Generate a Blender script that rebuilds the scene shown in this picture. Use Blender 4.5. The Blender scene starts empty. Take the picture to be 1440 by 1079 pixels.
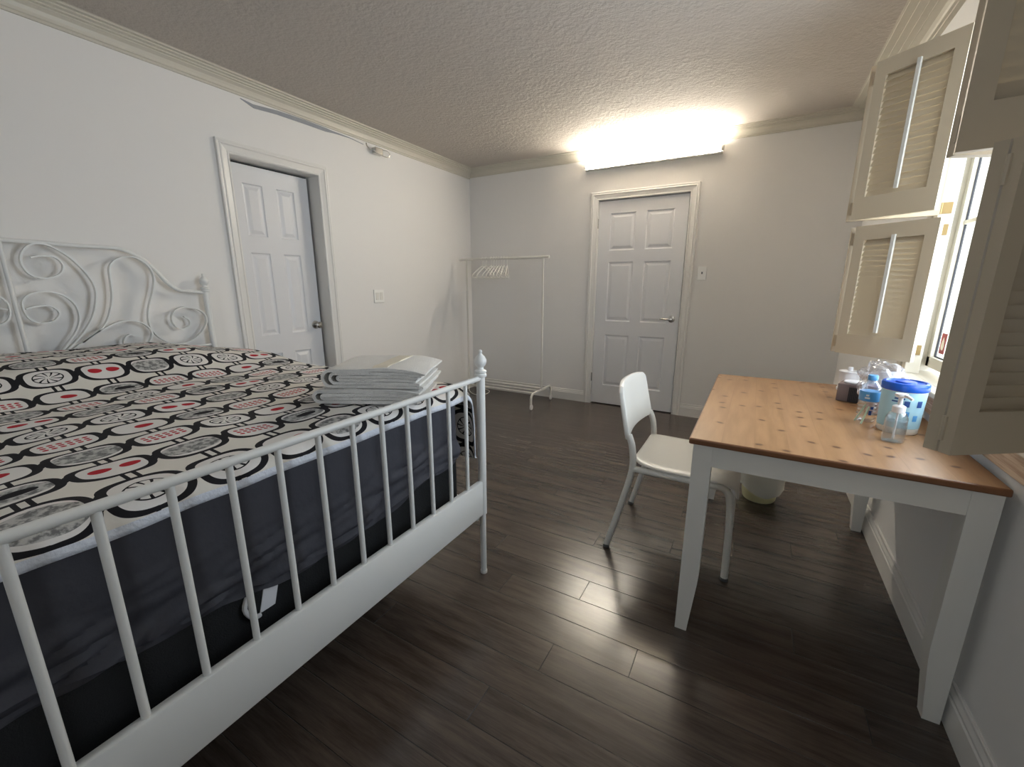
import bpy, bmesh, math, random
from mathutils import Vector, Matrix, noise
random.seed(7)
PI = math.pi
scene = bpy.context.scene
COL = scene.collection

# ---------------------------------------------------------------- camera, world, exposure
YAW, PITCH, F_PX = .518, .23, 593.35
cam_d = bpy.data.cameras.new('camera'); cam_d.sensor_width = 36; cam_d.lens = F_PX / 1440 * 36
cam_d.clip_start = .02
cam = bpy.data.objects.new('camera', cam_d); COL.objects.link(cam)
_F = Vector((-math.sin(YAW) * math.cos(PITCH), math.cos(YAW) * math.cos(PITCH), -math.sin(PITCH)))
_R = Vector((math.cos(YAW), math.sin(YAW), 0)); _U = _R.cross(_F)
cam.matrix_world = Matrix(((_R.x, _U.x, -_F.x, 0), (_R.y, _U.y, -_F.y, 0), (_R.z, _U.z, -_F.z, 1.245), (0, 0, 0, 1)))
scene.camera = cam
vs = scene.view_settings
vs.view_transform = 'Standard'; vs.look = 'None'; vs.gamma = 1; vs.use_curve_mapping = False
vs.exposure = 0.95
DAY = 5.4          # daylight outside
TUBE = 92.0         # fluorescent tube emission
wd = bpy.data.worlds.new('daylight'); scene.world = wd; wd.use_nodes = True
bg = wd.node_tree.nodes['Background']; bg.inputs[0].default_value = (.84, .92, 1, 1); bg.inputs[1].default_value = DAY

XL, XR, D, YF, H = -2.98, .625, 4.255, -1.9, 2.5
WY0, WY1, WZ0, WZ1 = 1.23, 2.545, .85, 2.16      # window opening

pl = bpy.data.lights.new('window_portal', 'AREA'); pl.shape = 'RECTANGLE'; pl.size = WZ1 - WZ0; pl.size_y = WY1 - WY0
pl.cycles.is_portal = True
po = bpy.data.objects.new('window_portal', pl); COL.objects.link(po)
po.location = (XR + .34, (WY0 + WY1) / 2, (WZ0 + WZ1) / 2); po.rotation_euler = (0, math.radians(90), 0)

pl2 = bpy.data.lights.new('window_portal', 'AREA'); pl2.shape = 'RECTANGLE'; pl2.size = .7; pl2.size_y = .7  # portal for the added fill window behind the camera
pl2.cycles.is_portal = True
po2 = bpy.data.objects.new('window_portal', pl2); COL.objects.link(po2)
po2.location = (-.8, YF - .16, 1.6); po2.rotation_euler = (math.radians(90), 0, 0)

# ---------------------------------------------------------------- node expression helper
class E:
    nt = None
    def __init__(s, k): s.k = k
    @staticmethod
    def m(op, *a):
        n = E.nt.nodes.new('ShaderNodeMath'); n.operation = op
        for i, x in enumerate(a):
            if isinstance(x, E): E.nt.links.new(x.k, n.inputs[i])
            else: n.inputs[i].default_value = x
        return E(n.outputs[0])
    def __add__(s, o): return E.m('ADD', s, o)
    __radd__ = __add__
    def __mul__(s, o): return E.m('MULTIPLY', s, o)
    __rmul__ = __mul__
    def __sub__(s, o): return E.m('SUBTRACT', s, o)
    def __rsub__(s, o): return E.m('SUBTRACT', o, s)
    def __truediv__(s, o): return E.m('DIVIDE', s, o)
    def abs(s): return E.m('ABSOLUTE', s)
    def floor(s): return E.m('FLOOR', s)
    def fract(s): return E.m('FRACT', s)
    def lt(s, o): return E.m('LESS_THAN', s, o)
    def gt(s, o): return E.m('GREATER_THAN', s, o)
    def eq(s, o): return E.m('COMPARE', s, o, .3)
    def pow(s, o): return E.m('POWER', s, o)
    def max(s, o): return E.m('MAXIMUM', s, o)
    def min(s, o): return E.m('MINIMUM', s, o)
    def sin(s): return E.m('SINE', s)
    def smooth(s, a, b):
        n = E.nt.nodes.new('ShaderNodeMapRange'); n.interpolation_type = 'SMOOTHSTEP'
        E.nt.links.new(s.k, n.inputs[0]); n.inputs[1].default_value = a; n.inputs[2].default_value = b
        return E(n.outputs[0])
def length2(a, b): return E.m('SQRT', a * a + b * b)
def wn(a, b=0.0):
    c = E.nt.nodes.new('ShaderNodeCombineXYZ')
    for i, x in enumerate((a, b)):
        if isinstance(x, E): E.nt.links.new(x.k, c.inputs[i])
        else: c.inputs[i].default_value = x
    n = E.nt.nodes.new('ShaderNodeTexWhiteNoise'); n.noise_dimensions = '2D'
    E.nt.links.new(c.outputs[0], n.inputs['Vector']); return E(n.outputs['Value'])
def nz(vec, scale, detail=3, rough=.5, sc=(1, 1, 1)):
    mp = E.nt.nodes.new('ShaderNodeMapping'); mp.inputs['Scale'].default_value = sc
    E.nt.links.new(vec, mp.inputs[0])
    n = E.nt.nodes.new('ShaderNodeTexNoise'); n.inputs['Scale'].default_value = scale
    n.inputs['Detail'].default_value = detail; n.inputs['Roughness'].default_value = rough
    E.nt.links.new(mp.outputs[0], n.inputs['Vector']); return E(n.outputs[0])
def mixc(f, a, b):
    n = E.nt.nodes.new('ShaderNodeMix'); n.data_type = 'RGBA'
    if isinstance(f, E): E.nt.links.new(f.k, n.inputs[0])
    else: n.inputs[0].default_value = f
    for i, x in ((6, a), (7, b)):
        if isinstance(x, tuple): n.inputs[i].default_value = (*x, 1)
        else: E.nt.links.new(x, n.inputs[i])
    return n.outputs[2]
def coords(kind='Object'):
    t = E.nt.nodes.new('ShaderNodeTexCoord'); v = t.outputs[kind]
    s = E.nt.nodes.new('ShaderNodeSeparateXYZ'); E.nt.links.new(v, s.inputs[0])
    return v, E(s.outputs[0]), E(s.outputs[1]), E(s.outputs[2])
def mat(name, col=(.8, .8, .8), rough=.5, metal=0, spec=.5, bump=0, bscale=60, vary=0, **kw):
    m = bpy.data.materials.new(name); m.use_nodes = True; nt = m.node_tree; E.nt = nt
    b = nt.nodes['Principled BSDF']; b.inputs['Base Color'].default_value = (*col, 1)
    b.inputs['Roughness'].default_value = rough; b.inputs['Metallic'].default_value = metal
    b.inputs['Specular IOR Level'].default_value = spec
    for k, v in kw.items(): b.inputs[k.replace('_', ' ')].default_value = v
    if bump or vary:
        v, x, y, z = coords()
        n = nz(v, bscale, 4)
        if bump: add_bump(m, n, bump)
        if vary:
            n2 = nz(v, bscale * .12 + 2, 3)
            nt.links.new(mixc(n2, tuple(c * (1 - vary) for c in col), tuple(min(1, c * (1 + vary)) for c in col)), b.inputs['Base Color'])
    return m
def add_bump(m, h, dist, strength=1):
    nt = m.node_tree; bn = nt.nodes.new('ShaderNodeBump'); bn.inputs['Distance'].default_value = dist
    bn.inputs['Strength'].default_value = strength
    nt.links.new(h.k, bn.inputs['Height']); nt.links.new(bn.outputs[0], nt.nodes['Principled BSDF'].inputs['Normal'])
def emis(name, col, s):
    m = bpy.data.materials.new(name); m.use_nodes = True; b = m.node_tree.nodes['Principled BSDF']
    b.inputs['Base Color'].default_value = (.8, .8, .8, 1)
    b.inputs['Emission Color'].default_value = (*col, 1); b.inputs['Emission Strength'].default_value = s; return m
def clear(name, tint=(.97, .98, 1), fac=.10, diff=0.0):
    m = bpy.data.materials.new(name); m.use_nodes = True; nt = m.node_tree; nt.nodes.clear()
    o = nt.nodes.new('ShaderNodeOutputMaterial'); t = nt.nodes.new('ShaderNodeBsdfTransparent'); t.inputs[0].default_value = (*tint, 1)
    g = nt.nodes.new('ShaderNodeBsdfGlossy'); g.inputs['Roughness'].default_value = .12
    lw = nt.nodes.new('ShaderNodeLayerWeight'); lw.inputs[0].default_value = .35
    mr = nt.nodes.new('ShaderNodeMapRange'); mr.inputs[3].default_value = fac * .4; mr.inputs[4].default_value = min(.9, fac * 6)
    nt.links.new(lw.outputs['Facing'], mr.inputs[0])
    mx = nt.nodes.new('ShaderNodeMixShader'); nt.links.new(mr.outputs[0], mx.inputs[0])
    nt.links.new(t.outputs[0], mx.inputs[1]); nt.links.new(g.outputs[0], mx.inputs[2]); out = mx
    if diff:
        d = nt.nodes.new('ShaderNodeBsdfDiffuse'); d.inputs[0].default_value = (*tint, 1)
        m2 = nt.nodes.new('ShaderNodeMixShader'); m2.inputs[0].default_value = diff
        nt.links.new(mx.outputs[0], m2.inputs[1]); nt.links.new(d.outputs[0], m2.inputs[2]); out = m2
    nt.links.new(out.outputs[0], o.inputs[0]); return m

M = {}
M['wall'] = mat('wall_paint', (.83, .81, .78), .6, bump=.0006, bscale=9)
M['trim'] = mat('trim_paint', (.80, .78, .74), .35)
M['cream'] = mat('cream_paint', (.62, .58, .49), .4)
M['door'] = mat('door_paint', (.77, .77, .78), .35)
M['bedwhite'] = mat('white_powder_coat', (.80, .80, .77), .35)
M['plastic'] = mat('white_plastic', (.80, .78, .72), .32)
M['rackwhite'] = mat('rack_enamel', (.72, .70, .64), .4)
M['shutter'] = mat('shutter_paint', (.55, .46, .33), .5)
M['switch'] = mat('switch_plastic', (.93, .92, .88), .3)
M['rod'] = mat('shutter_rod_paint', (.68, .66, .60), .45)
M['chrome'] = mat('brushed_nickel', (.62, .60, .56), .25, 1)
M['brass'] = mat('aged_brass', (.26, .18, .08), .45, 1)
M['dark'] = mat('dark_gap', (.02, .02, .025), .7)
M['tube'] = emis('lit_tube', (1, .93, .80), TUBE)
M['blue'] = mat('blue_plastic', (.01, .10, .55), .25)
M['lightblue'] = mat('pale_blue_plastic', (.42, .68, .80), .35)
M['skyblue'] = mat('bright_blue_film', (.10, .35, .70), .3)
M['navy'] = mat('navy_print', (.03, .08, .28), .4)
M['white'] = mat('white_paper', (.80, .80, .82), .6)
M['towel'] = mat('towel_terry', (.88, .86, .82), .95, spec=.1, bump=.006, bscale=260, vary=.06)
M['band'] = mat('towel_band', (.78, .72, .60), .8, spec=.2, bump=.001, bscale=500)
M['sheet'] = mat('slate_cotton', (.056, .056, .068), .7, spec=.3, bump=.0015, bscale=35)
M['charcoal'] = mat('charcoal_weave', (.022, .023, .024), .9, spec=.2, bump=.002, bscale=300)
M['mattress_white'] = mat('hem_cotton', (.74, .77, .84), .9, spec=.1, bump=.003, bscale=120)
M['glass'] = clear('window_glass', (.96, .98, 1), .06)
M['pet'] = clear('clear_plastic', (.95, .97, .98), .16)
M['bag'] = clear('clear_film', (.93, .93, .96), .2, .10)
M['gel'] = clear('clear_gel', (.90, .94, .96), .12, .10)
M['liner'] = clear('frosted_liner', (.95, .95, .88), .1, .75)
M['binyellow'] = mat('bin_plastic', (.88, .84, .50), .4)
M['brown'] = mat('brown_card', (.22, .17, .16), .6)
M['pinkish'] = mat('blush_plastic', (.55, .42, .42), .4)
M['black'] = mat('black_plastic', (.015, .015, .018), .4)
M['green'] = mat('pale_green_plastic', (.55, .68, .52), .4)
M['grey'] = mat('raw_plaster', (.33, .34, .36), .8, bump=.002, bscale=40)
M['red'] = mat('red_print', (.28, .03, .03), .5)
M['rubber'] = mat('grey_rubber', (.10, .10, .10), .6)
M['wheel'] = mat('caster_nylon', (.72, .70, .66), .4)

# ceiling: stippled stucco
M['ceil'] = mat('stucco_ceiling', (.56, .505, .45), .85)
E.nt = M['ceil'].node_tree
v, x, y, z = coords()
add_bump(M['ceil'], nz(v, 42, 5, .6) + nz(v, 15, 3) * .8, .008, .8)

# floor: dark laminate planks running along x
m = M['floor'] = mat('dark_laminate', (.05, .04, .035), .3)
E.nt = m.node_tree
v, x, y, z = coords()
ry = (y - 1.035) / .125
row = ry.floor(); fy = ry.fract()
jo = wn(row, 3.7) * 1.22
known = {0: -.49, 1: -.225, 3: -.49, 7: -.225, 2: .42, 4: .25, -1: .1, -2: -.6}
msk = None
for k, jv in known.items():
    e = row.eq(float(k)); jo = jo * (1 - e) + e * jv
u = (x - jo) / 1.22
col_i = u.floor(); fx = u.fract()
edge = fy.min(1 - fy) * .125
edge2 = fx.min(1 - fx) * 1.22
gap = (1 - edge.smooth(.0006, .0020)).max(1 - edge2.smooth(.0006, .0020))
pr = wn(row, col_i)
cmb = E.nt.nodes.new('ShaderNodeCombineXYZ')
E.nt.links.new((x * 1.3 + pr * 37).k, cmb.inputs[0]); E.nt.links.new((y * 11 + pr * 11).k, cmb.inputs[1])
gr = nz(cmb.outputs[0], 2.2, 6, .62)
gr2 = nz(cmb.outputs[0], 9, 3, .6, (1, 2.5, 1))
tone = (gr * .75 + gr2 * .25 + (pr - .5) * .10).smooth(.28, .72)
c = mixc(tone, (.033, .023, .018), (.100, .076, .060))
c = mixc(gap * .8, c, (.012, .009, .008))
b = m.node_tree.nodes['Principled BSDF']; m.node_tree.links.new(c, b.inputs['Base Color'])
m.node_tree.links.new((.19 + gr2 * .10).k, b.inputs['Roughness'])
b.inputs['Specular IOR Level'].default_value = .65
add_bump(m, gr2 * .12 - gap, .0008)

# pine table top: boards along y with paired knots
m = M['pine'] = mat('oiled_pine', (.5, .3, .15), .32)
E.nt = m.node_tree
v, x, y, z = coords()
ub = x / .093; bi = ub.floor(); fb = ub.fract(); br = wn(bi, 1.3)
cm = E.nt.nodes.new('ShaderNodeCombineXYZ')
E.nt.links.new((x * 9 + br * 20).k, cm.inputs[0]); E.nt.links.new((y * 1.1 + br * 9).k, cm.inputs[1])
g1 = nz(cm.outputs[0], 3, 5, .55); 
kx = x / .068; ky = y / .105; ki = kx.floor(); kj = ky.floor()
h1 = wn(ki, kj); h2 = wn(kj + 7, ki + 3); h3 = wn(ki + 11, kj + 5)
dx = (kx.fract() - .5 - (h1 - .5) * .3) * .068; dy = (ky.fract() - .5 - (h2 - .5) * .5) * .105
sl = dy + dx * (h1 - .5) * .8
dd = length2(dx / 1.5, sl / 1.15)
core = (1 - dd.smooth(.0045, .0095)) * h3.gt(.5)
halo = (1 - dd.smooth(.004, .016)) * h3.gt(.5)
c = mixc(g1.smooth(.3, .7), (.31, .165, .072), (.40, .225, .105))
c = mixc((br - .3) * .35, c, (.46, .27, .15))
c = mixc(halo * .45, c, (.20, .08, .03))
c = mixc(core * .9, c, (.10, .04, .018))
seam = 1 - (fb.min(1 - fb) * .093).smooth(.0004, .0016)
c = mixc(seam * .35, c, (.25, .12, .05))
m.node_tree.links.new(c, m.node_tree.nodes['Principled BSDF'].inputs['Base Color'])
m = M['pine_edge'] = mat('pine_edge', (.20, .085, .035), .4, vary=.15, bscale=40)
m = M['apronwood'] = mat('weathered_sill_wood', (.5, .4, .3), .5)
E.nt = m.node_tree; v, x, y, z = coords()
g = nz(v, 4, 5, .6, (8, 1, 22))
m.node_tree.links.new(mixc(g.smooth(.35, .65), (.36, .23, .15), (.62, .50, .38)), m.node_tree.nodes['Principled BSDF'].inputs['Base Color'])

# printed duvet cover; UV in metres: u along the bed, v across it
m = M['duvet'] = mat('printed_cotton', (.8, .78, .72), .85, spec=.2)
E.nt = m.node_tree
uv, U, V, _ = coords('UV')
PXU, PXV = .148, .155
gu = (U + 1.136) / PXU + 20; gv = (V - .2425) / PXV + 20
i = gu.floor(); j = gv.floor()
wob = (nz(uv, 9, 2) - .5) * .06
bb = gu.fract() - .5 + wob; aa = gv.fract() - .5 + wob * .7
ra = aa.abs(); rb = bb.abs()
rr = ((ra / .49).pow(3.0) + (rb / .405).pow(3.0)).pow(.3333)
thick = .15 + ra * .17
ring = rr.lt(1.0) * rr.gt(1 - thick)
blob = ((ra - .5).abs().lt(.095)) * ((bb + (aa.abs() - .5) * aa / (ra + .001) * 1.6).abs() .lt(.125))
stem = rb.gt(.34) * ((aa - .02).abs() - .065).abs().lt(.028)
ink = ring.max(blob).max(stem)
r_in = length2(aa, bb * 1.15)
def mod4(e): return e - (e * .25).floor() * 4
key = mod4(20 - i) + mod4(j - 20) * 4
TYPES = 'FRGD' 'FGDS' 'RDFK' 'GKSD'
def cells(ch):
    o_ = None
    for q, t_ in enumerate(TYPES):
        if t_ == ch: o_ = key.eq(float(q)) if o_ is None else o_ + key.eq(float(q))
    return o_
# motif 0: flower
ang = E.m('ARCTAN2', bb, aa)
pet = ((ang * 4.5 + r_in * 6).sin().abs()).lt(.42)
flow = r_in.lt(.27) * ((pet * r_in.gt(.05)).max(r_in.gt(.245)))
is0 = cells('F')
# motif 1: two red pears, motif 2: one red pear
def pear(cx, s):
    dx = aa - cx; dy = bb + .02
    return (length2(dx, dy * (1.15 + dx * 1.5)) - (dx * .25)).lt(s)
p2 = pear(-.18, .125).max(pear(.17, .12)); is1 = cells('R')
p1 = pear(.02, .135); is2 = cells('S')
# motif 3: dots
dq = length2(((aa / .105).fract() - .5) * .105, ((bb / .115 + .5).fract() - .5) * .115).lt(.038) * ra.lt(.31) * rb.lt(.172)
is3 = cells('D')
# motif 4: grey ellipse
r4 = ((ra / .40).pow(2.3) + (rb / .27).pow(2.3)).pow(.43)
g4 = r4.lt(1.0); is4 = cells('G')
sw = nz(uv, 60, 3, .6)
dk = length2(aa - .06, bb * 1.8).lt(.20); is5 = cells('K')
red = (p2 * is1).max(p1 * is2).max(dq * is3)
gry = g4 * is4.max(is5)
inside = rr.lt(.9)
basec = mixc(inside, (.80, .765, .70), (.83, .80, .77))
c = mixc(gry * .95, basec, mixc(sw.smooth(.4, .6), (.16, .16, .16), (.56, .55, .53)))
c = mixc(red, c, (.50, .022, .035))
c = mixc(ink.max(flow * is0).max(dk * is5), c, (.016, .015, .018))
m.node_tree.links.new(c, m.node_tree.nodes['Principled BSDF'].inputs['Base Color'])
add_bump(m, nz(uv, 12, 4, .55), .006, .5)

# ---------------------------------------------------------------- mesh helpers
def link(name, bm, m=None, parent=None, smooth=False, kind=None):
    me = bpy.data.meshes.new(name); bmesh.ops.recalc_face_normals(bm, faces=bm.faces[:])
    bm.to_mesh(me); bm.free()
    if smooth:
        for p in me.polygons: p.use_smooth = True
        try: me.set_sharp_from_angle(angle=math.radians(38))
        except Exception: pass
    ms = m if isinstance(m, (list, tuple)) else [m]
    for q in ms:
        if q: me.materials.append(q)
    o = bpy.data.objects.new(name, me); COL.objects.link(o)
    if parent: o.parent = parent
    if kind: o['kind'] = kind
    return o
def tag(o, label, cat, group=None):
    o['label'] = label; o['category'] = cat
    if group: o['group'] = group
    return o
def thing(name, label, cat, loc=(0, 0, 0), rz=0, group=None):
    o = bpy.data.objects.new(name, None); COL.objects.link(o); o.location = loc; o.rotation_euler = (0, 0, rz)
    o.empty_display_size = .1
    return tag(o, label, cat, group)
def B(): return bmesh.new()
def box(bm, x0, x1, y0, y1, z0, z1, mi=0, bev=0):
    vs_ = [bm.verts.new(p) for p in ((x0, y0, z0), (x1, y0, z0), (x1, y1, z0), (x0, y1, z0), (x0, y0, z1), (x1, y0, z1), (x1, y1, z1), (x0, y1, z1))]
    fs = [bm.faces.new([vs_[k] for k in q]) for q in ((0, 3, 2, 1), (4, 5, 6, 7), (0, 1, 5, 4), (1, 2, 6, 5), (2, 3, 7, 6), (3, 0, 4, 7))]
    for f in fs: f.material_index = mi
    if bev:
        es = list({e for f in fs for e in f.edges})
        r = bmesh.ops.bevel(bm, geom=es, offset=bev, segments=2, affect='EDGES', profile=.5)
        for f in r['faces']: f.material_index = mi
    return vs_
def tube(bm, pts, r, seg=10, mi=0, closed=False, cap=True):
    pts = [Vector(p) for p in pts]; n = len(pts)
    rad = r if isinstance(r, (list, tuple)) else [r] * n
    rings = []; up = None
    for k, p in enumerate(pts):
        if closed: t = (pts[(k + 1) % n] - pts[k - 1]).normalized()
        else: t = (pts[min(k + 1, n - 1)] - pts[max(k - 1, 0)]).normalized()
        if up is None:
            up = t.orthogonal().normalized()
        up = (up - t * up.dot(t)).normalized(); w = t.cross(up)
        rings.append([bm.verts.new(p + (up * math.cos(a) + w * math.sin(a)) * rad[k]) for a in (2 * PI * q / seg for q in range(seg))])
    m_ = n if closed else n - 1
    for k in range(m_):
        A, C = rings[k], rings[(k + 1) % n]
        for q in range(seg):
            f = bm.faces.new((A[q], A[(q + 1) % seg], C[(q + 1) % seg], C[q])); f.material_index = mi
    if cap and not closed:
        bm.faces.new(rings[0][::-1]).material_index = mi; bm.faces.new(rings[-1]).material_index = mi
def lathe(bm, prof, c=(0, 0, 0), seg=24, mi=0, ax=None, sx=1, sy=1):
    """prof: (r, z) pairs; ax: optional matrix"""
    rings = []
    for r, z_ in prof:
        ring = []
        for q in range(seg):
            a = 2 * PI * q / seg; p = Vector((r * sx * math.cos(a), r * sy * math.sin(a), z_))
            if ax: p = ax @ p
            ring.append(bm.verts.new(p + Vector(c)))
        rings.append(ring)
    for A, C in zip(rings, rings[1:]):
        for q in range(seg):
            bm.faces.new((A[q], A[(q + 1) % seg], C[(q + 1) % seg], C[q])).material_index = mi
    bm.faces.new(rings[0][::-1]).material_index = mi; bm.faces.new(rings[-1]).material_index = mi
def ribbon(bm, pts2, x0, wx, th, to3):
    """flat iron bar bent in a plane: pts2 = list of 2d points, wide across the plane normal"""
    n = len(pts2); L = []
    for k, p in enumerate(pts2):
        a = Vector(pts2[max(k - 1, 0)]); b_ = Vector(pts2[min(k + 1, n - 1)]); t = (b_ - a).normalized(); nn = Vector((-t.y, t.x))
        p = Vector(p)
        L.append([bm.verts.new(to3(q, xx)) for q, xx in ((p + nn * th / 2, x0 - wx / 2), (p + nn * th / 2, x0 + wx / 2), (p - nn * th / 2, x0 + wx / 2), (p - nn * th / 2, x0 - wx / 2))])
    for A, C in zip(L, L[1:]):
        for q in range(4): bm.faces.new((A[q], A[(q + 1) % 4], C[(q + 1) % 4], C[q]))
    bm.faces.new(L[0][::-1]); bm.faces.new(L[-1])
def spline(pts, sub=6):
    out = []; n = len(pts)
    P = [Vector(p) for p in pts]
    for k in range(n - 1):
        p0, p1, p2, p3 = P[max(k - 1, 0)], P[k], P[k + 1], P[min(k + 2, n - 1)]
        for s in range(sub):
            t = s / sub
            out.append(.5 * ((2 * p1) + (p2 - p0) * t + (2 * p0 - 5 * p1 + 4 * p2 - p3) * t * t + (3 * p1 - p0 - 3 * p2 + p3) * t ** 3))
    out.append(P[-1]); return out
def arc(cx, cy, r, a0, a1, n=8): return [(cx + r * math.cos(math.radians(a0 + (a1 - a0) * k / n)), cy + r * math.sin(math.radians(a0 + (a1 - a0) * k / n))) for k in range(n + 1)]

# ---------------------------------------------------------------- the room
T = .14
bm = B(); box(bm, XL - .3, XR + .3, YF - .3, D + .3, -.1, 0); link('floor', bm, M['floor'], kind='structure')
bm = B(); box(bm, XL - .3, XR + .3, YF - .3, D + .3, H, H + .1); link('ceiling', bm, M['ceil'], kind='structure')
LY0, LY1, LZ = 1.640, 2.272, 2.045          # left door opening
BX0, BX1, BZ = -1.447, -.612, 2.042         # back door opening
bm = B()
box(bm, XL - T, XL, YF, LY0, 0, H); box(bm, XL - T, XL, LY1, D + T, 0, H); box(bm, XL - T, XL, LY0, LY1, LZ, H)
link('wall_left', bm, M['wall'], kind='structure')
bm = B()
box(bm, XL, BX0, D, D + T, 0, H); box(bm, BX1, XR + T, D, D + T, 0, H); box(bm, BX0, BX1, D, D + T, BZ, H)
link('wall_back', bm, M['wall'], kind='structure')
bm = B()
TR = .32
box(bm, XR, XR + TR, YF, WY0, 0, H); box(bm, XR, XR + TR, WY1, D, 0, H)
box(bm, XR, XR + TR, WY0, WY1, 0, WZ0); box(bm, XR, XR + TR, WY0, WY1, WZ1, H)
link('wall_right', bm, M['wall'], kind='structure')
# wall behind the camera with a small made-up window added to light near sides
VX0, VX1, VZ0, VZ1 = -1.15, -.45, 1.25, 1.95
bm = B(); box(bm, XL - T, VX0, YF - T, YF, 0, H); box(bm, VX1, XR + .32, YF - T, YF, 0, H); box(bm, VX0, VX1, YF - T, YF, 0, VZ0); box(bm, VX0, VX1, YF - T, YF, VZ1, H)
link('wall_front', bm, M['wall'], kind='structure')
bm = B()
for (a, b_, c_, d_) in ((VX0, VX0 + .04, VZ0, VZ1), (VX1 - .04, VX1, VZ0, VZ1), (VX0 + .04, VX1 - .04, VZ0, VZ0 + .04), (VX0 + .04, VX1 - .04, VZ1 - .04, VZ1)): box(bm, a, b_, YF - .09, YF - .04, c_, d_)
w2 = link('fill_window', bm, M['trim'], kind='structure')
bm = B(); box(bm, VX0 + .04, VX1 - .04, YF - .067, YF - .063, VZ0 + .04, VZ1 - .04); link('window_pane', bm, M['glass'], w2)  # pane of the added fill window
# unseen dark blocks added behind the two doors so no daylight leaks round the slabs
bm = B(); box(bm, XL - T - .05, XL - T, LY0 - .1, LY1 + .1, 0, LZ + .1); link('light_block_left', bm, M['dark'], kind='structure')
bm = B(); box(bm, BX0 - .1, BX1 + .1, D + T, D + T + .05, 0, BZ + .1); link('light_block_back', bm, M['dark'], kind='structure')

# crown mouldings (profile: distance from wall, height)
def extrude_prof(bm, prof, axis, a0, a1, wall, sgn, mi=0):
    rows = []
    for o_, z_ in prof:
        q = wall + sgn * o_
        rows.append([bm.verts.new((q, t_, z_) if axis == 'y' else (t_, q, z_)) for t_ in (a0, a1)])
    for A, C in zip(rows, rows[1:]): bm.faces.new((A[0], A[1], C[1], C[0])).material_index = mi
    bm.faces.new([r_[0] for r_ in rows]); bm.faces.new([r_[1] for r_ in rows])
def crown(depth, drop):
    d, h = depth, drop
    P = [(0, 0), (.012, 0), (.012, .012), (.018, .016), (.020, .030), (.026, .046), (.040, .058), (.043, .058), (.043, .064), (.056, .068), (.058, .068), (.058, .075), (.074, .080), (.076, .080), (.076, .087), (.095, .09), (.095, .097), (.1, .1)]
    return [(a / .1 * d, H - h + b_ / .1 * h) for a, b_ in P] + [(0, H)]
bm = B(); extrude_prof(bm, crown(.082, .095), 'y', YF, D, XL, 1); link('trim_1', bm, M['cream'], kind='structure')
bm = B(); extrude_prof(bm, crown(.075, .085), 'x', XL, XR, D, -1); link('trim_2', bm, M['cream'], kind='structure')
bm = B(); extrude_prof(bm, crown(.185, .085), 'y', YF, D, XR, -1); link('trim_3', bm, M['cream'], kind='structure')
# baseboards
def base(h, t=.016): return [(0, 0), (t, 0), (t, h * .70), (t * .8, h * .74), (t * .8, h * .80), (t * .45, h * .90), (t * .45, h * .97), (t * .3, h), (0, h)]
bm = B(); extrude_prof(bm, base(.12), 'x', XL, BX0 - .075, D, -1); extrude_prof(bm, base(.12), 'x', BX1 + .075, XR, D, -1); link('baseboard_back', bm, M['trim'], kind='structure')
bm = B(); extrude_prof(bm, base(.125), 'y', YF, D, XR, -1); link('baseboard_right', bm, M['trim'], kind='structure')
bm = B(); extrude_prof(bm, base(.12), 'y', YF, LY0 - .075, XL, 1); extrude_prof(bm, base(.12), 'y', LY1 + .075, D, XL, 1); link('baseboard_left', bm, M['trim'], kind='structure')

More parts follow.
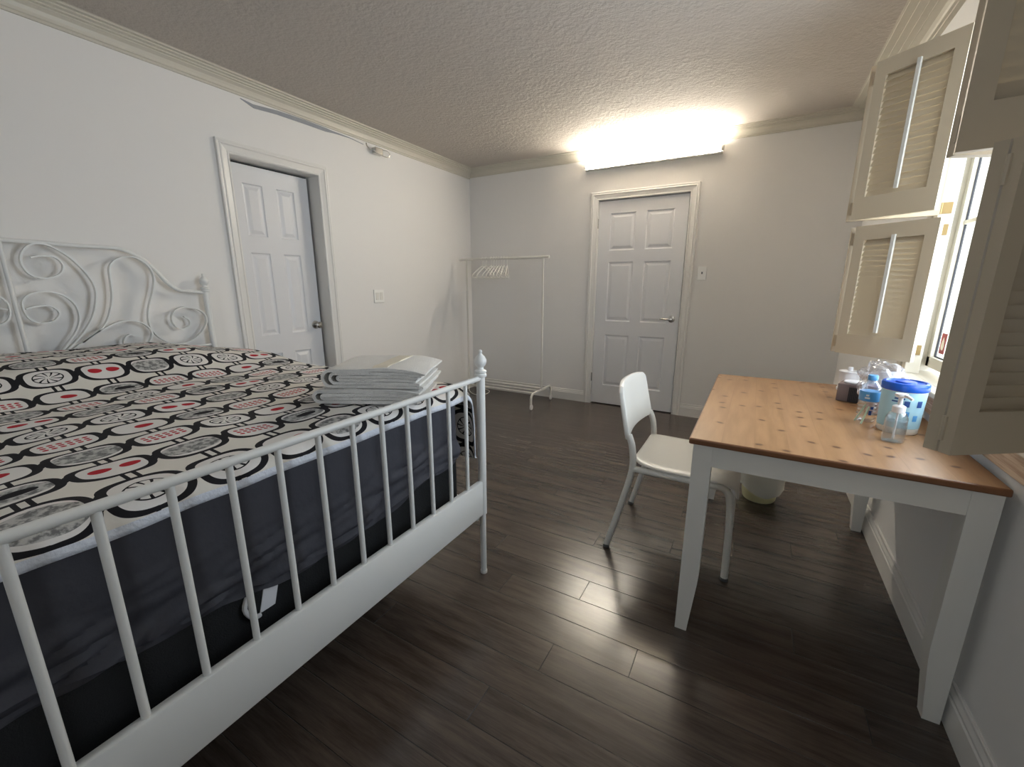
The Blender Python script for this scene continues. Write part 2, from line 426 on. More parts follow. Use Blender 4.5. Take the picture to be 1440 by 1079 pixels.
# doors: casing, jamb and six-panel slab
def casing(bm, a0, a1, zt, w, face, prof):
    """face(a, depth, z) -> point"""
    rows = []
    for o_, t_ in prof:
        rows.append([bm.verts.new(face(a, t_, z_)) for a, z_ in ((a0 - o_, 0), (a0 - o_, zt + o_), (a1 + o_, zt + o_), (a1 + o_, 0))])
    for A, C in zip(rows, rows[1:]):
        for q in range(3): bm.faces.new((A[q], A[q + 1], C[q + 1], C[q]))
CP = [(0, -.02), (0, .010), (.006, .013), (.010, .013), (.014, .010), (.024, .012), (.044, .016), (.050, .021), (.054, .021), (.058, .018), (.066, .020), (.074, .019), (.076, .015), (.076, 0)]
def slab(bm, w, h, t, face):
    xs = [0, .115, .115 + (w - .33) / 2, w - .115 - (w - .33) / 2, w - .115, w]
    zs = [0, .20, .20 + .52, .20 + .52 + .16, .20 + .52 + .16 + .58, h - .12 - .19, h - .115, h]
    zs = [0, .20, .735, .875, 1.455, 1.565, h - .115, h]
    def quad(p): return bm.faces.new([bm.verts.new(face(*q)) for q in p])
    for ii in range(5):
        for jj in range(7):
            x0, x1, z0, z1 = xs[ii], xs[ii + 1], zs[jj], zs[jj + 1]
            if ii in (1, 3) and jj in (1, 3, 5):
                ins = [(0, 0), (.006, -.007), (.014, -.009), (.020, -.008), (.040, -.001), (.043, -.001)]
                for (a, da), (b_, db) in zip(ins, ins[1:]):
                    o_ = [(x0 + a, da, z0 + a), (x1 - a, da, z0 + a), (x1 - a, da, z1 - a), (x0 + a, da, z1 - a)]
                    n_ = [(x0 + b_, db, z0 + b_), (x1 - b_, db, z0 + b_), (x1 - b_, db, z1 - b_), (x0 + b_, db, z1 - b_)]
                    for q in range(4): quad((o_[q], o_[(q + 1) % 4], n_[(q + 1) % 4], n_[q]))
                a, da = ins[-1]; quad(((x0 + a, da, z0 + a), (x1 - a, da, z0 + a), (x1 - a, da, z1 - a), (x0 + a, da, z1 - a)))
            else: quad(((x0, 0, z0), (x1, 0, z0), (x1, 0, z1), (x0, 0, z1)))
    P = [(0, 0, 0), (w, 0, 0), (w, 0, h), (0, 0, h)]; Q = [(a, -t, c_) for a, b_, c_ in P]
    for q in range(4): quad((P[q], P[(q + 1) % 4], Q[(q + 1) % 4], Q[q]))
    quad(Q)
    bmesh.ops.remove_doubles(bm, verts=bm.verts[:], dist=.00005)
# door 1 : left wall (recessed)
fl = lambda a, dep, z_: (XL + dep, a, z_)
bm = B(); casing(bm, LY0, LY1, LZ, .076, fl, CP)
box(bm, XL - T, XL - .001, LY0 - .02, LY0 + .002, 0, LZ + .02); box(bm, XL - T, XL - .001, LY1 - .002, LY1 + .02, 0, LZ + .02); box(bm, XL - T, XL - .001, LY0, LY1, LZ - .002, LZ + .02)
box(bm, XL - T, XL - .128, LY0, LY0 + .01, 0, LZ)
link('trim_4', bm, M['trim'], kind='structure')
dw = LY1 - LY0 - .028
bm = B(); slab(bm, dw, 2.02, .016, lambda a, dep, z_: (XL - .105 + dep, LY0 + .004 + a, z_ + .008))
d1 = link('door_1', bm, M['door'], kind='structure')
def lever(name, parent, base_pt, nrm, dirv):
    bm = B(); n_ = Vector(nrm); p = Vector(base_pt)
    rot_ = n_.to_track_quat('Z', 'Y').to_matrix()
    lathe(bm, [(.0, 0), (.031, 0), (.033, .004), (.030, .009), (.014, .012), (.012, .030), (.013, .045), (.011, .052), (0, .053)], p, 20, ax=rot_)
    d_ = Vector(dirv)
    if d_.length: tube(bm, [p + n_ * .043, p + n_ * .047 + d_ * .03, p + n_ * .046 + d_ * .075, p + n_ * .038 + d_ * .105], [.010, .009, .008, .006], 10)
    else: lathe(bm, [(0, .035), (.016, .036), (.025, .046), (.026, .058), (.018, .068), (0, .070)], p, 20, ax=rot_)
    return link(name, bm, M['chrome'], parent, True)
lever('door_knob', d1, (XL - .105, LY1 - .075, .93), (1, 0, 0), (0, 0, 0))
bm = B(); box(bm, XL - .075, XL - .050, LY1 - .0015, LY1 + .001, .90, .96); link('strike_plate', bm, M['brass'], d1)
# door 2 : back wall
fb_ = lambda a, dep, z_: (a, D - dep, z_)
bm = B(); casing(bm, BX0, BX1, BZ, .076, fb_, CP)
box(bm, BX0 - .02, BX0 + .002, D + .001, D + T, 0, BZ + .02); box(bm, BX1 - .002, BX1 + .02, D + .001, D + T, 0, BZ + .02); box(bm, BX0, BX1, D + .001, D + T, BZ - .002, BZ + .02)
link('trim_5', bm, M['trim'], kind='structure')
bm = B(); slab(bm, BX1 - BX0 - .012, 2.025, .035, lambda a, dep, z_: (BX0 + .004 + a, D - dep + .012, z_ + .01))
d2 = link('door_2', bm, M['door'], kind='structure')
lever('door_handle', d2, (BX1 - .075, D + .012, .925), (0, -1, 0), (-1, 0, 0))
for zz in (.29, 1.83):
    bm = B(); tube(bm, [(BX0 + .001, D - .004, zz - .045), (BX0 + .001, D - .004, zz + .045)], .007, 10); link('door_hinge', bm, M['chrome'], d2, True)

# ---------------------------------------------------------------- window: frame, sash, glass, sill
GX = .70
bm = B()
box(bm, XR - .01, GX + .05, WY1 - .028, WY1, WZ0, WZ1, bev=.003); box(bm, XR - .01, GX + .05, WY0, WY0 + .028, WZ0, WZ1, bev=.003)
box(bm, XR - .01, GX + .05, WY0 + .028, WY1 - .028, WZ1 - .028, WZ1)
# casing on the wall face
box(bm, XR - .02, XR - .001, WY1, WY1 + .06, .87, WZ1 + .06, bev=.004); box(bm, XR - .02, XR - .001, WY0 - .06, WY0, .87, WZ1 + .06, bev=.004)
box(bm, XR - .02, XR - .001, WY0, WY1, WZ1, WZ1 + .06, bev=.004)
for (a, b_) in ((2.430, 2.475), (1.225, 1.262)): box(bm, XR - .03, XR + .02, a, b_, .87, 2.14, bev=.002)
w1 = link('window_1', bm, M['cream'], kind='structure')
bm = B()
g0, g1_, gz0, gz1 = WY0 + .028, WY1 - .028, WZ0 + .045, WZ1 - .028
for (a, b_, c_, d_) in ((g0, g0 + .035, gz0, gz1), (g1_ - .035, g1_, gz0, gz1), (g0, g1_, gz0, gz0 + .045), (g0, g1_, gz1 - .04, gz1), ((g0 + g1_) / 2 - .03, (g0 + g1_) / 2 + .03, gz0, gz1)):
    box(bm, GX - .018, GX + .022, a, b_, c_, d_, bev=.003)
box(bm, GX - .006, GX + .006, g0, g1_, 1.482, 1.498)
link('window_sash', bm, M['cream'], w1)
bm = B()
for a in (g0 + .035, g1_ - .039): box(bm, GX - .004, GX + .003, a, a + .004, gz0 + .045, gz1 - .04)
box(bm, GX - .004, GX + .003, g0 + .035, g1_ - .035, gz0 + .045, gz0 + .049)
link('window_gasket', bm, M['dark'], w1)
bm = B(); box(bm, GX - .002, GX + .002, g0 + .035, g1_ - .035, gz0 + .045, gz1 - .04); link('window_pane', bm, M['glass'], w1)
bm = B(); box(bm, XR - .001, GX + .06, WY0, WY1, WZ0, WZ0 + .02); box(bm, XR - .045, XR + .001, WY0 - .08, WY1 + .08, WZ0, WZ0 + .02, bev=.004)
link('window_sill', bm, M['cream'], w1)
bm = B(); box(bm, XR - .018, XR - .001, WY0 - .07, WY1 + .07, .772, WZ0, bev=.003); link('window_apron', bm, M['apronwood'], w1)
# sticker on the glass
st = thing('window_sticker', 'small red sticker with pale flame shape stuck low on the window pane', 'sticker', (GX - .003, 2.418, .962))
bm = B(); box(bm, -.0008, 0, -.028, .028, 0, .085); link('sticker_backing', bm, M['red'], st)
bm = B(); lathe(bm, [(.0, 0), (.012, .004), (.017, .020), (.012, .038), (.004, .052), (0, .056)], (-.0012, 0, .014), 16, sx=.05); link('sticker_print', bm, M['band'], st, True)

# ---------------------------------------------------------------- folding shutters
def shutter_panel(parent, a, b_, z0, z1, side, rod=True, lov=17, slat=.2):
    """panel from plan point a to b; side = +1/-1 chooses the face that carries the rod"""
    a = Vector((*a, 0)); b_ = Vector((*b_, 0)); t_ = (b_ - a); w = t_.length; t_.normalize(); n_ = Vector((t_.y, -t_.x, 0)) * side
    def P(u_, d_, z_): p = a + t_ * u_ + n_ * d_; return (p.x, p.y, z_)
    th = .011
    bm = B()
    def pb(u0, u1, d0, d1, za, zb):
        vs_ = box(bm, u0, u1, d0, d1, za, zb)
        for q in vs_: q.co = Vector(P(q.co.x, q.co.y, q.co.z))
    st_, rt, rb_ = .040, .058, .088
    pb(0, st_, -th, th, z0, z1); pb(w - st_, w, -th, th, z0, z1); pb(st_, w - st_, -th, th, z1 - rt, z1); pb(st_, w - st_, -th, th, z0, z0 + rb_)
    hz = (z1 - rt - z0 - rb_)
    for k in range(lov):
        zc = z0 + rb_ + hz * (k + .5) / lov; hh = hz / lov * .60
        # a slat: leaning blade
        q = [P(st_ - .002, slat * .03 + .003, zc - hh), P(w - st_ + .002, slat * .03 + .003, zc - hh), P(w - st_ + .002, -.0065, zc + hh), P(st_ - .002, -.0065, zc + hh)]
        q2 = [P(st_ - .002, slat * .03 - .000, zc - hh), P(w - st_ + .002, slat * .03 - .000, zc - hh), P(w - st_ + .002, -.0095, zc + hh), P(st_ - .002, -.0095, zc + hh)]
        A = [bm.verts.new(p) for p in q]; C = [bm.verts.new(p) for p in q2]
        bm.faces.new(A); bm.faces.new(C[::-1])
        for s in range(4): bm.faces.new((A[s], A[(s + 1) % 4], C[(s + 1) % 4], C[s]))
    o = link('shutter_panel', bm, M['shutter'], parent)
    if rod:
        bm = B(); u_ = w * .52
        vs_ = box(bm, u_ - .006, u_ + .006, .010, .020, z0 + rb_ + .015, z1 - rt + .012)
        for q in vs_: q.co = Vector(P(q.co.x, q.co.y, q.co.z))
        link('tilt_rod', bm, M['rod'], o)
    return o
def hinge(parent, x_, y_, z_, h=.042):
    bm = B(); tube(bm, [(x_, y_, z_ - h / 2), (x_, y_, z_ + h / 2)], .005, 8); box(bm, x_ - .001, x_ + .034, y_ - .002, y_ + .004, z_ - h / 2, z_ + h / 2)
    link('shutter_hinge', bm, M['brass'], parent, True)
def shutter(label, H_, tip, tip2, back, z0, z1, side, lovs, s2):
    t_ = thing('folding_shutter', label, 'shutter', (0, 0, 0), 0, None)
    t_.location = (H_[0], H_[1], z0); inv = Matrix.Translation(-Vector(t_.location))
    a = shutter_panel(t_, H_, tip, z0, z1, side, lov=lovs)
    b_ = shutter_panel(t_, tip2, back, z0, z1, s2, lov=lovs)
    sg = 1
    for zz in (z0 + .026, z1 - .026): hinge(t_, H_[0] + .002, H_[1] + (.0 if H_[1] > 2 else 0), zz)
    for zz in (z0 + .05, z1 - .05):
        bm = B(); tube(bm, [((tip[0] + tip2[0]) / 2 + .002, (tip[1] + tip2[1]) / 2, zz - .025), ((tip[0] + tip2[0]) / 2 + .002, (tip[1] + tip2[1]) / 2, zz + .025)], .005, 8); link('fold_hinge', bm, M['shutter'], t_, True)
    for c_ in t_.children:
        c_.matrix_local = inv
    return t_
shutter('lower far folded louvred shutter, rear of table, beside the blue-lidded tub', (.598, 2.425), (.325, 2.432), (.342, 2.404), (.560, 2.215), .945, 1.487, 1, 19, 1)
shutter('upper far folded louvred shutter, its panel nearest the back wall and ceiling', (.598, 2.425), (.304, 2.470), (.322, 2.439), (.545, 2.255), 1.518, 2.12, 1, 19, 1)
shutter('lower near shutter at right edge, its bottom corner hanging over the table top', (.598, 1.275), (.358, 1.112), (.341, 1.130), (.560, 1.345), .917, 1.490, 1, 17, -1)
shutter('upper near shutter at the top right corner of the photo above the lower one', (.598, 1.275), (.327, 1.315), (.329, 1.341), (.570, 1.450), 1.515, 2.12, 1, 17, -1)

# ---------------------------------------------------------------- lamp tube on the back wall
lt = thing('tube_light', 'lit white linear tube lamp high on the back wall above the door', 'lamp', (-.985, 4.20, 2.35))
bm = B(); box(bm, -.60, .60, .024, .045, -.034, .03, bev=.003); box(bm, -.60, .60, -.012, .045, -.036, -.027, bev=.002); link('lamp_base', bm, M['plastic'], lt)
bm = B(); tube(bm, [(-.585, 0, 0), (.585, 0, 0)], .022, 16); link('lamp_tube', bm, M['tube'], lt, True)
for s in (-1, 1):
    bm = B(); tube(bm, [(s * .585, 0, 0), (s * .605, 0, 0)], .024, 16); box(bm, min(s * .585, s * .605), max(s * .585, s * .605), 0, .04, -.02, .02); link('end_cap', bm, M['plastic'], lt)

# wall switches
def switch(label, loc, rz, w, n):
    t_ = thing('light_switch', label, 'switch', loc, rz)
    bm = B(); box(bm, -w / 2, w / 2, -.009, 0, -.058, .058, bev=.003); link('switch_plate', bm, M['switch'], t_)
    for k in range(n):
        xx = (k - (n - 1) / 2) * .046
        if n == 1:
            bm = B(); box(bm, xx - .005, xx + .005, -.020, -.005, -.006, .012); link('toggle', bm, M['rubber'], t_)['label'] = 'grey toggle'
        else:
            bm = B(); box(bm, xx - .017, xx + .017, -.013, -.005, -.033, .033, bev=.002); link('rocker', bm, M['plastic'], t_)
    return t_
switch('single toggle switch plate on the back wall right of the door', (-.456, D - .001, 1.345), 0, .072, 1)
switch('double rocker switch plate on the left wall beside the recessed door', (XL + .001, 2.79, 1.144), PI / 2, .115, 2)

# bare plaster strip and metal bracket below the left crown
bm = B()
pts = [(1.76, 2.392, .004), (1.84, 2.372, .022), (2.0, 2.385, .026), (2.2, 2.388, .028), (2.38, 2.386, .026), (2.45, 2.388, .014), (2.60, 2.390, .006), (2.74, 2.378, .004)]
L = []
for y_, z_, h_ in pts: L.append([bm.verts.new((XL + .003, y_, z_ - h_ / 2)), bm.verts.new((XL + .003, y_, z_ + h_ / 2)), bm.verts.new((XL, y_, z_ + h_ / 2)), bm.verts.new((XL, y_, z_ - h_ / 2))])
for A, C in zip(L, L[1:]):
    for q in range(4): bm.faces.new((A[q], A[(q + 1) % 4], C[(q + 1) % 4], C[q]))
link('trim_6', bm, M['grey'], kind='structure')
br_ = thing('wall_bracket', 'small silver metal bracket with curled wire on left wall under the moulding', 'bracket', (XL, 2.86, 2.355))
bm = B(); box(bm, .002, .05, -.035, .05, -.03, .022, bev=.006); link('bracket_box', bm, M['chrome'], br_)
bm = B(); tube(bm, spline([(.03, .04, .015), (.04, .10, .02), (.05, .125, .0), (.045, .11, -.03), (.03, .05, -.025)], 5), .003, 8); link('bracket_wire', bm, M['chrome'], br_, True)
bm = B(); tube(bm, spline([(.02, -.03, 0), (.03, -.08, -.005), (.035, -.115, .01), (.035, -.12, .03)], 5), .005, 8); link('bracket_hook', bm, M['chrome'], br_, True)

# ---------------------------------------------------------------- bed
FX, HX, Y1, Y0 = -.92, -2.93, 1.362, -.210
YC = (Y0 + Y1) / 2
bed = thing('bed_frame', 'white metal double bed frame with scrolled headboard and barred footboard', 'bed', (FX, YC, 0))
OFF = Vector((FX, YC, 0))
def bp(name, bm, m_, parent=bed, smooth=True):
    for v_ in bm.verts: v_.co -= OFF
    return link(name, bm, m_, parent, smooth)
FIN = [(.021, -.003), (.024, .000), (.024, .008), (.019, .012), (.024, .016), (.024, .022), (.013, .028), (.012, .036), (.020, .044), (.0245, .056), (.024, .066), (.018, .078), (.009, .086), (.006, .092), (.008, .097), (.006, .104), (0, .106)]
for (px_, ph, hb) in ((FX, .892, 'foot'), (HX, 1.205, 'head')):
    for yy in (Y0, Y1):
        bm = B()
        if hb == 'foot': lathe(bm, [(.013, 0), (.013, .285), (.0175, .290), (.0175, ph)], (px_, yy, 0), 16)
        else: lathe(bm, [(.0165, 0), (.0165, ph)], (px_, yy, 0), 16)
        o = bp('bed_post', bm, M['bedwhite'])
        bm = B(); lathe(bm, [(0, -.004)] + FIN, (px_, yy, ph), 20); bp('finial', bm, M['bedwhite'], o)
        bm = B(); lathe(bm, [(.015, 0), (.015, .012)], (px_, yy, 0), 16); bp('foot_cap', bm, M['plastic'], o)
bm = B(); tube(bm, [(FX, Y0, .884), (FX, Y1, .884)], .0105, 14); bp('footboard_top_rail', bm, M['bedwhite'])
bm = B(); box(bm, FX - .013, FX + .013, Y0 + .012, Y1 - .012, .290, .445, bev=.007); bp('footboard_panel', bm, M['bedwhite'])
for k in range(1, 15):
    yy = Y1 - .1048 * k
    bm = B(); tube(bm, [(FX, yy, .440), (FX, yy, .882)], .0077, 10); bp('footboard_bar', bm, M['bedwhite'])
# headboard scrollwork, traced in the plane of the headboard (y, z), right half mirrored
def unproj(cx, cy):
    u_, v_ = cx / 4.497, 320 + cy / 4.497
    r_ = _F + _R * (u_ - 720) / F_PX + _U * (539.5 - v_) / F_PX
    t_ = HX / r_.x
    return (t_ * r_.y, 1.245 + t_ * r_.z)
CUR = dict(
 a=[(190, 190), (255, 180), (340, 187), (395, 232), (388, 285), (330, 316), (250, 318), (180, 290), (135, 232), (130, 172), (170, 118), (240, 101), (330, 125), (440, 190), (540, 285), (595, 370), (607, 450), (587, 560), (530, 660), (455, 745), (330, 860)],
 b=[(160, 517), (230, 499), (320, 497), (375, 540), (343, 590), (262, 605), (190, 580), (148, 520), (145, 460), (200, 418), (300, 405), (400, 430), (470, 483), (502, 560), (490, 640), (445, 710), (330, 860)],
 c=[(330, 870), (520, 728), (640, 640), (688, 560), (708, 450), (700, 350), (690, 262), (715, 215), (770, 190), (850, 190), (930, 240), (970, 310), (966, 400), (942, 500), (937, 580), (962, 650), (1030, 710), (1120, 735), (1200, 720), (1270, 665), (1303, 600), (1288, 545), (1230, 511), (1150, 506), (1100, 530), (1085, 580), (1110, 625), (1155, 640), (1197, 618), (1195, 585), (1160, 562)],
 d=[(520, 728), (600, 668), (665, 637), (740, 602), (830, 588), (910, 610), (957, 658), (950, 712), (912, 760), (850, 778), (795, 755), (783, 712), (815, 680), (882, 686)])
to3 = lambda q, xx: (xx, q.x, q.y)
for key, pts in CUR.items():
    P2 = [Vector(unproj(*p)) for p in pts]
    for mir in (0, 1):
        Q = [Vector((2 * YC - p.x, p.y)) if mir else p for p in P2]
        bm = B(); ribbon(bm, spline([tuple(q) for q in Q], 6), HX, .026, .0065, to3)
        bp('headboard_scroll', bm, M['bedwhite'], smooth=True)
top = [(22, 80), (250, 95), (480, 115), (700, 127), (790, 145), (900, 200), (980, 268), (1060, 352), (1130, 395), (1200, 403)]
P2 = [unproj(*p) for p in top]; P2 = [(YC, P2[0][1])] + P2[1:] + [(Y1, 1.197)]
full = [(2 * YC - a, b_) for a, b_ in P2[::-1]] + P2[1:]
bm = B(); tube(bm, [(HX, a, b_) for a, b_ in spline(full, 5)], .0105, 12); bp('headboard_top_rail', bm, M['bedwhite'])
bm = B(); tube(bm, [(HX, Y0, .882), (HX, Y1, .882)], .008, 10); bp('headboard_lower_rail', bm, M['bedwhite'])
bm = B(); tube(bm, [(HX, YC, .30), (HX, YC, P2[0][1])], .009, 10); bp('headboard_center_bar', bm, M['bedwhite'])
bm = B(); box(bm, HX - .012, HX + .012, Y0, Y1, .30, .40, bev=.005); bp('headboard_panel', bm, M['bedwhite'])
for yy in (Y0 + .012, Y1 - .012):
    bm = B(); box(bm, HX + .01, FX - .013, yy - .010, yy + .010, .255, .345, bev=.004); bp('side_rail', bm, M['bedwhite'])
bm = B()
for k in range(12): xx = HX + .12 + k * .16; box(bm, xx - .035, xx + .035, Y0 + .022, Y1 - .022, .300, .318)
bp('bed_slats', bm, M['cream'], smooth=False)

# box spring
BX_, FX_ = -2.895, -1.0
MY0, MY1 = Y0 + .035, Y1 - .035
bs = tag(link('box_spring', (lambda bm: (box(bm, BX_ + .005, FX_ - .012, MY0 + .01, MY1 - .01, .319, .56, bev=.018), bm)[1])(B()), M['charcoal']), 'charcoal woven box spring below the slate sheet behind the footboard bars', 'box spring')
bm = B()
vs_ = box(bm, FX_ - .011, FX_ - .0085, .475, .515, .43, .535)
for q in vs_: q.co.y += (q.co.z - .43) * .28
link('care_label', bm, M['white'], bs)['label'] = 'white care label hanging from the box spring'
bm = B(); tube(bm, spline([(FX_ - .010, .455, .50), (FX_ - .004, .440, .47), (FX_ - .004, .455, .435), (FX_ - .01, .475, .425)], 4), .006, 8); link('handle_tab', bm, M['white'], bs, True)

# mattress wrapped in the wrinkled slate sheet (rounded box skin with folds)
def wrapped(bm):
    cx, cy = (BX_ + FX_) / 2, (MY0 + MY1) / 2; hx_, hy_ = (FX_ - BX_) / 2, (MY1 - MY0) / 2
    per = []; rc = .05
    def add_line(a, b_, n_):
        for k in range(n_): per.append((a[0] + (b_[0] - a[0]) * k / n_, a[1] + (b_[1] - a[1]) * k / n_))
    x0, x1, y0, y1 = cx - hx_, cx + hx_, cy - hy_, cy + hy_
    add_line((x1, y0 + rc), (x1, y1 - rc), 220); per.extend(arc(x1 - rc, y1 - rc, rc, 0, 90, 6))
    add_line((x1 - rc, y1), (x0 + rc, y1), 60); per.extend(arc(x0 + rc, y1 - rc, rc, 90, 180, 4))
    add_line((x0, y1 - rc), (x0, y0 + rc), 30); per.extend(arc(x0 + rc, y0 + rc, rc, 180, 270, 4))
    add_line((x0 + rc, y0), (x1 - rc, y0), 60); per.extend(arc(x1 - rc, y0 + rc, rc, 270, 360, 6)[:-1])
    zt = .822; NZ = 44; rows = []
    n_ = len(per)
    for r_ in range(NZ + 1):
        f = r_ / NZ; row_ = []
        for k, (px_, py_) in enumerate(per):
            zb = .505 + .028 * math.sin(py_ * 5.2 + 1.1) + .018 * noise.noise(Vector((px_ * 3, py_ * 6, 0)))
            z_ = zb + (zt - zb) * f
            out = 1.0; dx_, dy_ = px_ - cx, py_ - cy
            if f > .84: out = 1 - .035 * (1 - math.sqrt(max(0, 1 - ((f - .84) / .16) ** 2)))
            low = max(0, 1 - f / .62)
            w_ = noise.noise(Vector((px_ * 4, py_ * 7, z_ * 16))) * .010 * (.25 + low)
            w_ += abs(noise.noise(Vector((px_ * 3 + 5, py_ * 3.2 + z_ * 9, z_ * 24 - py_ * 6)))) * .045 * low
            if f < .05: w_ -= .008
            nx_ = dx_ / hx_; ny_ = dy_ / hy_; mnx = (1 if abs(nx_) >= .985 else 0) * (1 if nx_ > 0 else -1); mny = (1 if abs(ny_) >= .985 else 0) * (1 if ny_ > 0 else -1)
            w_ = max(-.006, w_)
            row_.append(bm.verts.new((cx + dx_ * out + mnx * w_, cy + dy_ * out + mny * w_, z_)))
        rows.append(row_)
    for A, C in zip(rows, rows[1:]):
        for k in range(n_): bm.faces.new((A[k], A[(k + 1) % n_], C[(k + 1) % n_], C[k]))
    bm.faces.new(rows[-1]); bm.faces.new(rows[0][::-1])
bm = B(); wrapped(bm)
tag(link('mattress', bm, M['sheet'], smooth=True), 'mattress in a wrinkled slate grey fitted sheet behind the white bars', 'mattress')

# duvet: cloth surface with a drop at the foot and down both long sides
def duvet():
    bm = B(); uvl = bm.loops.layers.uv.new('UVMap')
    ux0, ux1 = -2.87, -.953          # along the bed (arc length past the foot edge hangs)
    vy0, vy1 = -.52, 1.70
    NU, NV = 190, 210; grid = []
    xe = -1.045                       # where the foot edge starts rolling over
    ye1, ye0 = 1.335, -.155
    def roll(s, r_):                  # s beyond the edge -> (out, down)
        if s <= 0: return s, 0
        q = r_ * PI / 2
        if s < q: a = s / r_; return r_ * math.sin(a), r_ * (1 - math.cos(a))
        return r_, r_ + s - q
    for a in range(NU + 1):
        u_ = ux0 + (ux1 - ux0) * a / NU; row_ = []
        for b_ in range(NV + 1):
            v_ = vy0 + (vy1 - vy0) * b_ / NV
            ox, dzx = roll(u_ - xe, .058)
            x_ = xe + ox
            if v_ > .6: oy, dzy = roll(v_ - ye1, .045); y_ = ye1 + oy
            else: oy, dzy = roll(ye0 - v_, .045); y_ = ye0 - oy
            # side drape ends lower near the foot
            bulge = 1 / (1 + math.exp((x_ + 2.22) / .060)) * .105 * (1 - .0 * v_)
            side = max(0, min(1, (abs(v_ - .59) - .42) / .40)); bulge *= (1 - .75 * side)
            bulge -= .01 * max(0, min(1, (-2.5 - x_) / .35))
            z_ = .846 + bulge - dzx - dzy
            puff = noise.noise(Vector((u_ * 3.1, v_ * 3.3, 1))) * .012 + noise.noise(Vector((u_ * 9, v_ * 8, 4))) * .004
            if dzx < .004 and dzy < .004: z_ += puff
            elif dzy >= .004:
                y_ += (1 if v_ > .6 else -1) * (.012 + .028 * (.5 + .5 * math.sin(u_ * 17)) * min(1, dzy / .15)) + noise.noise(Vector((u_ * 8, v_ * 8, 2))) * .006
                if dzx > .02: x_ -= .0
            else:
                x_ += .002 + noise.noise(Vector((0, v_ * 9, 3))) * .004
                z_ += noise.noise(Vector((0, v_ * 6, 7))) * .006
            z_ = max(z_, .46)
            if dzy > .03: z_ = max(z_, .50 + .03 * math.sin(u_ * 6))
            x_ = min(x_, -.958) if v_ < ye1 + .02 else min(x_, -.952)
            row_.append(bm.verts.new((x_, y_, z_)))
        grid.append(row_)
    for a in range(NU):
        for b_ in range(NV):
            f = bm.faces.new((grid[a][b_], grid[a + 1][b_], grid[a + 1][b_ + 1], grid[a][b_ + 1]))
            idx = ((a, b_), (a + 1, b_), (a + 1, b_ + 1), (a, b_ + 1))
            for lp, (p_, q_) in zip(f.loops, idx):
                uu = ux0 + (ux1 - ux0) * p_ / NU; lp[uvl].uv = (uu - .028 * max(0, min(1, (uu + 1.17) / .15)), vy0 + (vy1 - vy0) * q_ / NV)
            if a >= NU - 2: f.material_index = 1
    return bm
dv = tag(link('duvet', duvet(), [M['duvet'], M['mattress_white']], smooth=True), 'white duvet printed with black rings, red fruit and grey ovals on the bed', 'duvet')
sol = dv.modifiers.new('thickness', 'SOLIDIFY'); sol.thickness = .006; sol.offset = -1

# towels
def folded(name, label, c_, ang, w, d_, H_, t, seed, skew=0):
    """a folded towel: nested U-shaped layers of one sheet, open to local +x, seen end-on from local -y"""
    t_ = thing(name, label, 'towel', c_, ang, 'towels stacked at the foot of the bed')
    n_ = int(H_ / (2 * t) + .5); lay = H_ / (2 * n_); th = lay * .90
    NY = 26
    for s in range(n_):
        z0, z1 = lay * (s + .5), H_ - lay * (s + .5); R_ = max((z1 - z0) / 2, .001); zc = (z0 + z1) / 2
        xl = -w / 2 + th * .5 + s * lay * 1.5 + (.010 * s); xr = w / 2 - (.012 * s) - .01 * (seed % 2)
        path = [(xr - (xr - xl - R_) * k / 16, z0) for k in range(17)] + [(xl + R_ - R_ * math.sin(math.radians(a)) * 1.0, zc - R_ * math.cos(math.radians(a))) for a in (20, 45, 70, 90, 110, 135, 160)] + [(xl + R_ + (xr + .006 - xl - R_) * k / 16, z1) for k in range(17)]
        bm = B(); L = []
        for q in range(NY + 1):
            f = q / NY; yy = -d_ / 2 + d_ * f; row_ = []
            for side in (1, -1):
                seq = range(len(path)) if side == 1 else range(len(path) - 1, -1, -1)
                for k in seq:
                    p = Vector(path[k]); a_ = Vector(path[max(k - 1, 0)]); b_ = Vector(path[min(k + 1, len(path) - 1)])
                    tt = (b_ - a_).normalized(); nn = Vector((-tt.y, tt.x)) * side * (-1)
                    hw = th / 2 * (.72 if k in (0, len(path) - 1) else 1)
                    P_ = p + nn * hw
                    bump_ = noise.noise(Vector((P_.x * 9 + seed, yy * 8, s * 3.0))) * .0035 * (P_.y / H_ + .15)
                    sag = -.10 * H_ * (max(0, P_.x / (w / 2) - .45) / .55) ** 2 * (P_.y / H_) * (1.6 if seed > 5 else 1)
                    crown_ = .05 * H_ * math.cos(P_.x / w * PI) * (P_.y / H_)
                    e = 1 - .06 * (abs(2 * f - 1) ** 8)
                    zz = max(.0006, H_ / 2 + (P_.y - H_ / 2) * e + bump_ + sag + crown_)
                    jit = noise.noise(Vector((P_.x * 6, P_.y * 60, seed + s))) * .006
                    row_.append(bm.verts.new((P_.x * (1 - .015 * (1 - e) * 10) + skew * yy + noise.noise(Vector((yy * 6, s, seed))) * .004, yy + jit * (1 if q in (0, NY) else 0), zz)))
            L.append(row_)
        m_ = len(L[0])
        for A, C in zip(L, L[1:]):
            for q in range(m_): bm.faces.new((A[q], A[(q + 1) % m_], C[(q + 1) % m_], C[q]))
        h_ = m_ // 2
        for row_ in (L[0], L[-1]):
            for k in range(h_ - 1): bm.faces.new((row_[k], row_[k + 1], row_[m_ - 2 - k], row_[m_ - 1 - k]))
        link('towel_layer', bm, M['towel'], t_, True)
    return t_
TW = (-1.155, 1.075)
ang = math.radians(27)
folded('folded_towel', 'white folded bath towel at the bottom of the stack on the bed', (TW[0] - .012, TW[1], .853), ang, .37, .30, .050, .0125, 3)
